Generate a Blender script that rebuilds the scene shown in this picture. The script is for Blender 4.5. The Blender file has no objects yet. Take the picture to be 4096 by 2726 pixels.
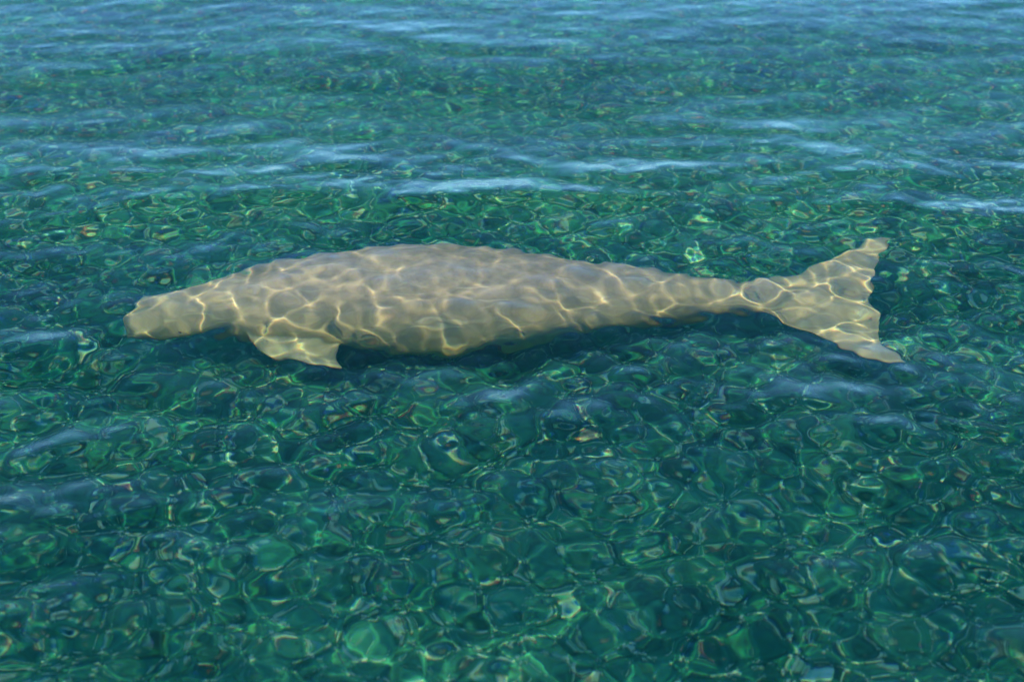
import bpy, bmesh, math, random
import numpy as np
from mathutils import Vector

# ------------------------------------------------------------------ camera, sky, sun, exposure
scene = bpy.context.scene
C = scene.collection
R = math.radians

cam_data = bpy.data.cameras.new('camera')
cam_data.lens = 50.0
cam_data.sensor_width = 36.0
cam_data.clip_end = 3000.0
cam_data.dof.use_dof = True
cam_data.dof.focus_distance = 4.95
cam_data.dof.aperture_fstop = 2.2
cam = bpy.data.objects.new('camera', cam_data)
cam.location = (0.0, 0.0, 2.3)
cam.rotation_euler = (R(90 - 29.0), 0, 0)
C.objects.link(cam)
scene.camera = cam

SUN_ELEV = R(55.0)
SUN_FROM = R(-150.0)            # compass angle of the sun seen from the scene: behind the camera, a little to its left
sun_dir = Vector((math.sin(SUN_FROM) * math.cos(SUN_ELEV), math.cos(SUN_FROM) * math.cos(SUN_ELEV), math.sin(SUN_ELEV)))

world = bpy.data.worlds.new('World')
scene.world = world
world.use_nodes = True
nt = world.node_tree
nt.nodes.clear()
sky = nt.nodes.new('ShaderNodeTexSky')
sky.sky_type = 'NISHITA'
sky.sun_disc = False
sky.sun_elevation = SUN_ELEV
sky.sun_rotation = SUN_FROM
sky.air_density = 1.0
sky.dust_density = 0.1
sky.altitude = 1500.0
sky.ozone_density = 3.5
bg = nt.nodes.new('ShaderNodeBackground')
bg.inputs['Strength'].default_value = 0.13
wo = nt.nodes.new('ShaderNodeOutputWorld')
hue = nt.nodes.new('ShaderNodeMix'); hue.data_type = 'RGBA'; hue.blend_type = 'MULTIPLY'
hue.inputs[0].default_value = 1.0; hue.inputs[7].default_value = (.56, .90, 1.15, 1)
nt.links.new(sky.outputs[0], hue.inputs[6])
nt.links.new(hue.outputs[2], bg.inputs['Color'])
nt.links.new(bg.outputs[0], wo.inputs['Surface'])
world.cycles.sampling_method = 'NONE'

sun_data = bpy.data.lights.new('sun', 'SUN')
sun_data.energy = 5.0
sun_data.angle = R(0.5)
sun_data.color = (1.0, 0.86, 0.62)
sun_data.cycles.is_caustics_light = True
sun = bpy.data.objects.new('sun', sun_data)
sun.rotation_euler = sun_dir.to_track_quat('Z', 'Y').to_euler()
sun.location = (-6, -10, 12)
C.objects.link(sun)

scene.view_settings.view_transform = 'Standard'
scene.view_settings.look = 'None'
scene.view_settings.exposure = 1.55
scene.view_settings.gamma = 1.0
scene.view_settings.use_curve_mapping = False
scene.cycles.max_bounces = 10
scene.cycles.transmission_bounces = 8
scene.cycles.caustics_refractive = True
scene.cycles.caustics_reflective = True
scene.cycles.blur_glossy = 0.0
scene.cycles.sample_clamp_indirect = 4.0
scene.cycles.use_denoising = True

rng = np.random.default_rng(5)


# ------------------------------------------------------------------ helpers
def mesh_grid(name, X, Y, Z):
    ny, nx = X.shape
    co = np.stack([X, Y, Z], -1).reshape(-1, 3).astype(np.float32)
    i = np.arange(ny * nx, dtype=np.int32).reshape(ny, nx)
    q = np.stack([i[:-1, :-1], i[:-1, 1:], i[1:, 1:], i[1:, :-1]], -1).reshape(-1, 4)
    return raw_mesh(name, co, q), i


def raw_mesh(name, co, quads):
    me = bpy.data.meshes.new(name)
    me.vertices.add(len(co))
    me.vertices.foreach_set('co', np.asarray(co, np.float32).ravel())
    me.loops.add(quads.size)
    me.loops.foreach_set('vertex_index', quads.astype(np.int32).ravel())
    me.polygons.add(len(quads))
    me.polygons.foreach_set('loop_start', np.arange(0, quads.size, 4, dtype=np.int32))
    me.polygons.foreach_set('use_smooth', np.ones(len(quads), bool))
    me.update(calc_edges=True)
    me.validate()
    return me


def link(name, me, mat, parent=None):
    o = bpy.data.objects.new(name, me)
    C.objects.link(o)
    if mat:
        me.materials.append(mat)
    o.parent = parent
    return o


def new_mat(name):
    m = bpy.data.materials.new(name)
    m.use_nodes = True
    t = m.node_tree
    t.nodes.clear()
    out = t.nodes.new('ShaderNodeOutputMaterial')
    return m, t, out


def spaced(lo, hi, step, far, grow=1.12):
    core = np.arange(lo, hi + step * .5, step)
    up, dn, d, x, y = [], [], step, hi, lo
    x = core[-1]
    while x < far:
        d *= grow
        x += d
        y -= d
        up.append(x)
        dn.append(y)
    return np.concatenate([np.array(dn[::-1]), core, np.array(up)])


# ------------------------------------------------------------------ water: a real wave field
def wave_set():
    # bands: wavelength range, slope rms, number of components, spread of direction round the wind (radians)
    bands = [(1.3, 2.6, 0.030, 14, 0.45),
             (0.55, 1.3, 0.024, 34, 0.40),
             (0.22, 0.55, 0.038, 70, 0.65),
             (0.11, 0.22, 0.050, 90, 1.2),
             (0.055, 0.11, 0.030, 90, 1.6),
             (0.028, 0.055, 0.004, 60, 1.6)]
    kx, ky, am = [], [], []
    for lo, hi, srms, n, spread in bands:
        lam = np.exp(rng.uniform(math.log(lo), math.log(hi), n))
        k = 2 * math.pi / lam
        th = math.pi / 2 + 0.10 + rng.normal(0, spread, n)
        a = rng.uniform(.5, 1.5, n)
        a *= srms / math.sqrt((a * a / 2).sum())
        kx.append(k * np.cos(th)); ky.append(k * np.sin(th)); am.append(a / k)
    kx, ky, am = map(np.concatenate, (kx, ky, am))
    return kx, ky, am, rng.uniform(0, 2 * math.pi, len(kx))


def wave_field(xs, ys, chop=0.45):
    kx, ky, am, ph = wave_set()
    k = np.hypot(kx, ky)
    dx, dy = np.gradient(xs), np.gradient(ys)
    def fade(d, kk):                 # leave out waves the grid is too coarse for
        s = np.clip((2.2 - d[:, None] * np.abs(kk)[None, :]) / 1.2, 0, 1)
        return s
    ex = np.exp(1j * xs[:, None] * kx[None]) * fade(dx, k)
    ey = np.exp(1j * ys[:, None] * ky[None]) * fade(dy, k)
    u = np.clip((ys - 4.8) / 1.6, 0, 1); calm = 1 - .72 * (u * u * (3 - 2 * u))      # calmer water further out
    short = np.clip((k - 1.5) / 3.0, 0, 1)
    ey = ey * (1 - short[None] * (1 - calm[:, None]))
    def total(w):
        return (ey * (w * np.exp(1j * ph))[None]) @ ex.T
    Z = total(am).real
    DX = total(am * kx / k * 1j).real
    DY = total(am * ky / k * 1j).real
    X, Y = np.meshgrid(xs, ys)
    return X + chop * DX, Y + chop * DY, Z


m_water, t, out = new_mat('sea_water')
# clear water; the three refractions are the spread of its index over the colours (dispersion)
RIPPLE = .040
TINT = (.88, .98, .97)
parts = []
for col, ior in (((.44, .44, .44), 1.3370), ((.54, .02, .0), 1.3270), ((.02, .52, .02), 1.3365), ((.0, .02, .54), 1.3485)):
    r = t.nodes.new('ShaderNodeBsdfRefraction')
    r.inputs['Color'].default_value = (*[a * b for a, b in zip(col, TINT)], 1)
    r.inputs['Roughness'].default_value = 0.0
    r.inputs['IOR'].default_value = ior
    parts.append(r)
acc = parts[0]
for r in parts[1:]:
    ad = t.nodes.new('ShaderNodeAddShader')
    t.links.new(acc.outputs[0], ad.inputs[0]); t.links.new(r.outputs[0], ad.inputs[1])
    acc = ad
gl = t.nodes.new('ShaderNodeBsdfGlossy')
gl.inputs['Roughness'].default_value = 0.19
fr = t.nodes.new('ShaderNodeFresnel')
fr.inputs['IOR'].default_value = 1.337
mx = t.nodes.new('ShaderNodeMixShader')
pw = t.nodes.new('ShaderNodeMath'); pw.operation = 'POWER'; pw.inputs[1].default_value = 1.6     # mirror strength over the angle
pm = t.nodes.new('ShaderNodeMath'); pm.operation = 'MULTIPLY'; pm.inputs[1].default_value = 2.05; pm.use_clamp = True
t.links.new(fr.outputs[0], pw.inputs[0]); t.links.new(pw.outputs[0], pm.inputs[0])
t.links.new(pm.outputs[0], mx.inputs[0]); t.links.new(acc.outputs[0], mx.inputs[1]); t.links.new(gl.outputs[0], mx.inputs[2])
milk = t.nodes.new('ShaderNodeBsdfDiffuse'); milk.inputs['Color'].default_value = (.0002, .0034, .0046, 1)  # surface colour standing in for light scattered back inside the water
ad = t.nodes.new('ShaderNodeAddShader')
t.links.new(mx.outputs[0], ad.inputs[0]); t.links.new(milk.outputs[0], ad.inputs[1])
t.links.new(ad.outputs[0], out.inputs['Surface'])
# fine ripples below the mesh's size; they die down in the slick over the swimming animal
def math2(t, op, a, b):
    m = t.nodes.new('ShaderNodeMath'); m.operation = op
    for k, v in ((0, a), (1, b)):
        if isinstance(v, (int, float)): m.inputs[k].default_value = v
        else: t.links.new(v, m.inputs[k])
    return m.outputs[0]
bpn = t.nodes.new('ShaderNodeBump'); bpn.inputs['Strength'].default_value = 1.0; bpn.inputs['Distance'].default_value = 1.0
wgeo = t.nodes.new('ShaderNodeNewGeometry')
wmap = t.nodes.new('ShaderNodeMapping'); wmap.inputs['Scale'].default_value = (.8, 1.25, .3)
t.links.new(wgeo.outputs['Position'], wmap.inputs['Vector'])
hs = []
for sc_, amp, det in ((3.4, RIPPLE, .0), (9.0, RIPPLE * .17, .5)):
    wn = t.nodes.new('ShaderNodeTexNoise'); wn.inputs['Scale'].default_value = sc_; wn.inputs['Detail'].default_value = det; wn.inputs['Roughness'].default_value = .35
    t.links.new(wmap.outputs[0], wn.inputs['Vector'])
    hs.append(math2(t, 'MULTIPLY', wn.outputs[0], amp))
slick = t.nodes.new('ShaderNodeMapping'); slick.inputs['Location'].default_value = (0, -4.56 / .74, 0); slick.inputs['Scale'].default_value = (1 / 1.9, 1 / .74, 0)
t.links.new(wgeo.outputs['Position'], slick.inputs['Vector'])
ln = t.nodes.new('ShaderNodeVectorMath'); ln.operation = 'LENGTH'
t.links.new(slick.outputs[0], ln.inputs[0])
mr = t.nodes.new('ShaderNodeMapRange'); mr.interpolation_type = 'SMOOTHSTEP'
for k, v in (('From Min', .75), ('From Max', 1.25), ('To Min', .12), ('To Max', 1.0)): mr.inputs[k].default_value = v
t.links.new(ln.outputs['Value'], mr.inputs['Value'])
wsep = t.nodes.new('ShaderNodeSeparateXYZ'); t.links.new(wgeo.outputs['Position'], wsep.inputs[0])
mr2 = t.nodes.new('ShaderNodeMapRange'); mr2.interpolation_type = 'SMOOTHSTEP'     # calmer water further out
for k, v in (('From Min', 4.9), ('From Max', 6.6), ('To Min', 1.0), ('To Max', .3)): mr2.inputs[k].default_value = v
t.links.new(wsep.outputs['Y'], mr2.inputs['Value'])
gust = t.nodes.new('ShaderNodeTexNoise')
gust.inputs['Scale'].default_value = .9; gust.inputs['Detail'].default_value = 1.0
t.links.new(wgeo.outputs['Position'], gust.inputs['Vector'])
mr3 = t.nodes.new('ShaderNodeMapRange')
for k, v in (('From Min', .32), ('From Max', .68), ('To Min', .35), ('To Max', 1.45)): mr3.inputs[k].default_value = v
t.links.new(gust.outputs[0], mr3.inputs['Value'])
calm = math2(t, 'MULTIPLY', math2(t, 'MULTIPLY', mr.outputs[0], mr2.outputs[0]), mr3.outputs[0])
t.links.new(math2(t, 'MULTIPLY', math2(t, 'ADD', hs[0], hs[1]), calm), bpn.inputs['Height'])
for n in parts + [gl, fr]: t.links.new(bpn.outputs[0], n.inputs['Normal'])

STEP = 0.0095
SEABED_Z = -.93
xs = spaced(-3.9, 3.9, STEP, 400)
ys = spaced(1.2, 9.6, STEP, 400)
X, Y, Z = wave_field(xs, ys)
n_y, n_x = X.shape
co = np.stack([X, Y, Z], -1).reshape(-1, 3)
idx = np.arange(n_y * n_x).reshape(n_y, n_x)
quads = np.stack([idx[:-1, :-1], idx[:-1, 1:], idx[1:, 1:], idx[1:, :-1]], -1).reshape(-1, 4)
rim = np.concatenate([idx[0, :-1], idx[:-1, -1], idx[-1, :0:-1], idx[:0:-1, 0]])
low = co[rim].copy(); low[:, 2] = -6.0
base = len(co)
lo_i = base + np.arange(len(rim))
skirt = np.stack([rim, lo_i, np.roll(lo_i, -1), np.roll(rim, -1)], -1)
B = np.array([[-1, -1], [1, -1], [1, 1], [-1, 1]])
co = np.concatenate([co, low])
nx1, ny1 = n_x - 1, n_y - 1
corner = lo_i[[0, nx1, nx1 + ny1, 2 * nx1 + ny1]]
me = raw_mesh('water', co, np.concatenate([quads, skirt]))
bm = bmesh.new(); bm.from_mesh(me); bm.verts.ensure_lookup_table()
f = bm.faces.new([bm.verts[int(i)] for i in lo_i[::-1]])
bm.to_mesh(me); bm.free()
water = link('water', me, m_water)
water['kind'] = 'structure'
water['label'] = 'clear rippling teal sea water over the shallow bottom'
water.cycles.is_caustics_caster = True

# ------------------------------------------------------------------ seabed
m_bed, t, out = new_mat('seabed_sand_and_seagrass')
tc = t.nodes.new('ShaderNodeNewGeometry')
def noise(t, scale, detail=4, rough=.6, dist=0.0):
    n = t.nodes.new('ShaderNodeTexNoise')
    n.inputs['Scale'].default_value = scale
    n.inputs['Detail'].default_value = detail
    n.inputs['Roughness'].default_value = rough
    n.inputs['Distortion'].default_value = dist
    return n
def ramp(t, src, stops):
    r = t.nodes.new('ShaderNodeValToRGB')
    e = r.color_ramp.elements
    while len(e) < len(stops): e.new(.5)
    for el, (p, c) in zip(e, stops):
        el.position = p; el.color = (*c, 1)
    t.links.new(src, r.inputs[0])
    return r
def mixc(t, mode, fac, a, b):
    m = t.nodes.new('ShaderNodeMix'); m.data_type = 'RGBA'; m.blend_type = mode
    if isinstance(fac, float): m.inputs[0].default_value = fac
    else: t.links.new(fac, m.inputs[0])
    t.links.new(a, m.inputs[6]); t.links.new(b, m.inputs[7])
    return m.outputs[2]
n1 = noise(t, 1.1, 5, .6); n2 = noise(t, 14, 6, .7, .6)
for n in (n1, n2): t.links.new(tc.outputs['Position'], n.inputs['Vector'])
c1 = ramp(t, n1.outputs[0], [(.35, (.006, .094, .050)), (.65, (.030, .185, .092))])
c2 = ramp(t, n2.outputs[0], [(.34, (.22, .28, .26)), (.48, (.75, .75, .75)), (.60, (1.15, 1.15, 1.1))])
bc = mixc(t, 'MULTIPLY', 1.0, c1.outputs[0], c2.outputs[0])
n3 = noise(t, 26, 3, .6, .4); t.links.new(tc.outputs['Position'], n3.inputs['Vector'])
sandy = ramp(t, n3.outputs[0], [(.565, (0, 0, 0)), (.64, (1, 1, 1))])
sand = t.nodes.new('ShaderNodeRGB'); sand.outputs[0].default_value = (.22, .35, .20, 1)
bc = mixc(t, 'MIX', sandy.outputs[0], bc, sand.outputs[0])
df = t.nodes.new('ShaderNodeBsdfDiffuse')
t.links.new(bc, df.inputs['Color'])
t.links.new(df.outputs[0], out.inputs['Surface'])
gx = spaced(-4.5, 4.5, 0.03, 380, 1.25); gy = spaced(1.5, 11, 0.03, 380, 1.25)
XX, YY = np.meshgrid(gx, gy)
ZZ = np.full(XX.shape, SEABED_Z) - 1.6 * (1 - np.exp(-np.maximum(YY - 6.2, 0) ** 1.5 / 5.0))      # the bottom drops away further out
for _ in range(40):
    lam = math.exp(rng.uniform(math.log(.15), math.log(3))); th = rng.uniform(0, 6.283); k = 6.283 / lam
    ZZ += .0045 * lam ** .8 * np.sin(k * (XX * math.cos(th) + YY * math.sin(th)) + rng.uniform(0, 6.283))
me, _ = mesh_grid('seabed', XX, YY, ZZ)
bed = link('seabed', me, m_bed)
bed['kind'] = 'structure'
bed['label'] = 'green seabed of sand and seagrass under shallow water'
bed.cycles.is_caustics_receiver = True

# ------------------------------------------------------------------ dugong
m_skin, t, out = new_mat('dugong_skin')
tc = t.nodes.new('ShaderNodeTexCoord')
n1 = noise(t, 3.0, 5, .6); n2 = noise(t, 30, 5, .65); n3 = noise(t, 120, 3, .6)
for n in (n1, n2, n3): t.links.new(tc.outputs['Object'], n.inputs['Vector'])
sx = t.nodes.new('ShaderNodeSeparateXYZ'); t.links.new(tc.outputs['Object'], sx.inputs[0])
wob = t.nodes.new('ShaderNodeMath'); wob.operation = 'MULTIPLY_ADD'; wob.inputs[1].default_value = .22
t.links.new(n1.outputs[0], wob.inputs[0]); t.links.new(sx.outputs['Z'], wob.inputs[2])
c0 = ramp(t, wob.outputs[0], [(.22, (.275, .265, .112)), (.42, (.405, .318, .168)), (.62, (.42, .305, .20))])  # light's greening with water depth painted into the skin: olive low, browner above
c1 = ramp(t, n1.outputs[0], [(.3, (.80, .80, .80)), (.7, (1.1, 1.1, 1.1))])
c2 = ramp(t, n2.outputs[0], [(.3, (.76, .77, .74)), (.7, (1.13, 1.12, 1.10))])
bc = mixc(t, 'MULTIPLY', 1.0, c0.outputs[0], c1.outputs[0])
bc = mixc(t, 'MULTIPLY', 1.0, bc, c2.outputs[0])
for ang, sd in ((.25, 0.0), (-.6, 3.7)):            # pale healed scratches, in two directions
    mp = t.nodes.new('ShaderNodeMapping'); mp.inputs['Rotation'].default_value = (.3, ang, ang); mp.inputs['Scale'].default_value = (2.2, 26, 26); mp.inputs['Location'].default_value = (sd, sd, sd)
    t.links.new(tc.outputs['Object'], mp.inputs['Vector'])
    ns = noise(t, 1.0, 2, .5); t.links.new(mp.outputs[0], ns.inputs['Vector'])
    cs = ramp(t, ns.outputs[0], [(.65, (1, 1, 1)), (.70, (1.38, 1.38, 1.38))])
    bc = mixc(t, 'MULTIPLY', 1.0, bc, cs.outputs[0])
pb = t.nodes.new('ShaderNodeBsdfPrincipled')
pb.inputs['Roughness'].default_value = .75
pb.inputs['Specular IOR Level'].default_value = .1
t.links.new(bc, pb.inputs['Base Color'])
bp = t.nodes.new('ShaderNodeBump'); bp.inputs['Strength'].default_value = .25; bp.inputs['Distance'].default_value = .004
t.links.new(n3.outputs[0], bp.inputs['Height']); t.links.new(bp.outputs[0], pb.inputs['Normal'])
t.links.new(pb.outputs[0], out.inputs['Surface'])

def smooth_interp(s, keys):
    ks = np.array(keys, float)
    x, y = ks[:, 0], ks[:, 1]
    m = np.gradient(y, x)
    i = np.clip(np.searchsorted(x, s) - 1, 0, len(x) - 2)
    h = x[i + 1] - x[i]; u = np.clip((s - x[i]) / h, 0, 1)
    return ((2*u**3 - 3*u**2 + 1) * y[i] + (u**3 - 2*u**2 + u) * h * m[i]
            + (-2*u**3 + 3*u**2) * y[i + 1] + (u**3 - u**2) * h * m[i + 1])

# along the body: s from snout (0) to the fluke; half width, half height, height of axis, sideways bend
SW = [(0, .03), (.015, .07), (.045, .098), (.12, .108), (.27, .126), (.42, .165), (.55, .21), (.80, .265), (1.09, .305), (1.26, .31), (1.54, .272), (1.79, .21), (2.03, .15), (2.28, .105), (2.5, .105), (2.7, .07), (2.86, .03)]
SH = [(0, .03), (.015, .066), (.045, .094), (.12, .108), (.27, .126), (.42, .170), (.55, .215), (.80, .265), (1.09, .305), (1.26, .308), (1.54, .27), (1.79, .21), (2.03, .158), (2.28, .108), (2.5, .082), (2.7, .038), (2.86, .014)]
SZ = [(0, -.548), (.12, -.515), (.27, -.46), (.55, -.44), (.80, -.43), (1.09, -.42), (1.26, -.42), (1.79, -.42), (2.28, -.42), (2.86, -.43)]
SY = [(0, 4.74), (.12, 4.76), (.27, 4.79), (.55, 4.83), (.80, 4.86), (1.26, 4.87), (2.28, 4.86), (2.86, 4.865)]
X0 = -1.49

def loft(bm, rings, cap=True):
    vs = [[bm.verts.new(p) for p in ring] for ring in rings]
    n = len(vs[0])
    for a, b in zip(vs, vs[1:]):
        for j in range(n):
            bm.faces.new((a[j], a[(j + 1) % n], b[(j + 1) % n], b[j]))
    if cap:
        bm.faces.new(vs[0][::-1]); bm.faces.new(vs[-1])

def fin(bm, rows, thick):
    # rows: list of (leading point, trailing point); lens-shaped section, thick at the root, thin at the edges
    rings = []
    N = 9
    for (le, te), (th, up) in zip(rows, thick):
        le, te = Vector(le), Vector(te)
        top, bot = [], []
        for j in range(N):
            u = j / (N - 1)
            prof = (4 * u * (1 - u)) ** .6 * (1.15 - .5 * u)
            p = le.lerp(te, u)
            top.append(p + Vector(up) * (th * prof + .0035)); bot.append(p - Vector(up) * (th * prof + .0035))
        rings.append(top + bot[::-1])
    loft(bm, rings)

def resample(rows, n):
    a = np.array(rows, float); u = np.linspace(0, 1, len(a)); uu = np.linspace(0, 1, n)
    return np.stack([smooth_interp(uu, list(zip(u, a[:, k]))) for k in range(a.shape[1])], -1)

bm = bmesh.new()
ss = np.concatenate([np.array([0, .004, .01, .02, .035, .055]), np.arange(.08, 2.87, .03)])
rings = []
for s in ss:
    w, h, z, y = (float(smooth_interp(np.array([s]), K)[0]) for K in (SW, SH, SZ, SY))
    ring = []
    for j in range(40):
        a = 2 * math.pi * j / 40
        ca, sa = math.cos(a), math.sin(a)
        pw = 1.0
        yy = w * ca; zz = h * sa
        if s < .30:                                  # blunt muzzle: flat disc facing forward and down
            lead = .10 * (1 - s / .30)
            xx = s + lead * (zz / .13) * 0.1
        else:
            xx = s
        ring.append((X0 + xx, y + yy, z + zz))
    rings.append(ring)
loft(bm, rings)
# fluke: one fin from tip to tip
half = [(0.0, -.62, -.012), (.05, -.56, -.002), (.10, -.45, .014), (.18, -.315, .028), (.24, -.245, .036), (.30, -.185, .044), (.36, -.125, .054), (.40, -.08, .063), (.46, .0, .088), (.495, .07, .112)]
rows, thick = [], []
hr = resample(half, 26)
ripple = random.Random(4)
for sg, seq in ((-1, hr[::-1]), (1, hr[1:])):
    for l, a, b in seq:
        sk = 1.395 + .19 * sg * l                    # the far lobe trails: the tail is swung a little
        b += .004 * math.sin(l * 41 + sg) + .002 * math.sin(l * 97 + 2 * sg)
        y = 4.865 + sg * l
        z = -.43 + .03 * sg * (l / .45) - .02 * (l / .45) ** 2
        rows.append(((sk + a, y, z), (sk + b, y, z)))
        thick.append((.036 * max(0, 1 - l / .50) ** .8 + .003, (0, 0, 1)))
fin(bm, rows, thick)
# flippers: paddles rooted low on the side of the chest, swept back
for sg in (-1, 1):
    F = [((.40, .06, -.52), (.70, .04, -.54)), ((.49, .17, -.555), (.80, .10, -.57)), ((.58, .25, -.58), (.83, .17, -.59)),
         ((.67, .31, -.60), (.845, .235, -.605)), ((.76, .345, -.615), (.857, .30, -.615)), ((.855, .355, -.622), (.870, .345, -.622))]
    A = resample([a + b for a, b in F], 18); A[:, [1, 4]] += .06; A[:, [2, 5]] += .07
    rows = [((X0 + r[0], 4.86 + sg * r[1], r[2]), (X0 + r[3], 4.86 + sg * r[4], r[5])) for r in A]
    thick = [(.030 * (1 - i / 17) + .006, (0, .25 * sg, 1)) for i in range(18)]
    fin(bm, rows, thick)
bmesh.ops.recalc_face_normals(bm, faces=bm.faces)
me = bpy.data.meshes.new('body')
bm.to_mesh(me); bm.free()
tmp = bpy.data.objects.new('body_source', me); C.objects.link(tmp)
md = tmp.modifiers.new('r', 'REMESH'); md.mode = 'VOXEL'; md.voxel_size = .0052; md.use_smooth_shade = True
sm = tmp.modifiers.new('s', 'SMOOTH'); sm.factor = .5; sm.iterations = 10
dg = bpy.context.evaluated_depsgraph_get()
me2 = bpy.data.meshes.new_from_object(tmp.evaluated_get(dg))
bpy.data.objects.remove(tmp)
me2.name = 'body'
me2.materials.clear()
org = Vector((X0 + 1.26, 4.87, -.73))
me2.transform(__import__('mathutils').Matrix.Translation(-org))
dug = bpy.data.objects.new('dugong', None); C.objects.link(dug)
dug.location = org + Vector((0, .04, -.045))
dug['label'] = 'pale tan dugong swimming just under the rippled surface, seen from its side'
dug['category'] = 'dugong'
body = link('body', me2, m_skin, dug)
for p in me2.polygons: p.use_smooth = True
body.cycles.is_caustics_receiver = True

# ------------------------------------------------------------------ eyes and nostrils, on the skin itself
from mathutils.bvhtree import BVHTree
tree = BVHTree.FromPolygons([v.co for v in me2.vertices], [tuple(p.vertices) for p in me2.polygons])
m_dark, t, out = new_mat('dark_moist_skin')
pb = t.nodes.new('ShaderNodeBsdfPrincipled')
pb.inputs['Base Color'].default_value = (.03, .026, .022, 1)
pb.inputs['Roughness'].default_value = .3
t.links.new(pb.outputs[0], out.inputs['Surface'])

def on_skin(name, start, direction, size):
    st = Vector(start) - org
    hit, nrm, _, _ = tree.ray_cast(st, Vector(direction).normalized())
    b = bmesh.new()
    bmesh.ops.create_uvsphere(b, u_segments=14, v_segments=10, radius=1.0)
    for v in b.verts: v.co = Vector((v.co.x * size[0], v.co.y * size[1], v.co.z * size[2]))
    q = nrm.to_track_quat('Z', 'Y').to_matrix().to_4x4()
    b.transform(q)
    m = bpy.data.meshes.new(name); b.to_mesh(m); b.free()
    for p in m.polygons: p.use_smooth = True
    o = link(name, m, m_dark, dug)
    o.location = hit - nrm * size[2] * .45
    o.cycles.is_caustics_receiver = True
    return o

for sg in (-1, 1):
    on_skin('eye', (X0 + .235, 4.78 + sg * .6, -.45), (0, -sg, 0), (.007, .007, .005))
    on_skin('nostril', (X0 + .045, 4.75 + sg * .03, 0), (0, 0, -1), (.009, .006, .003))
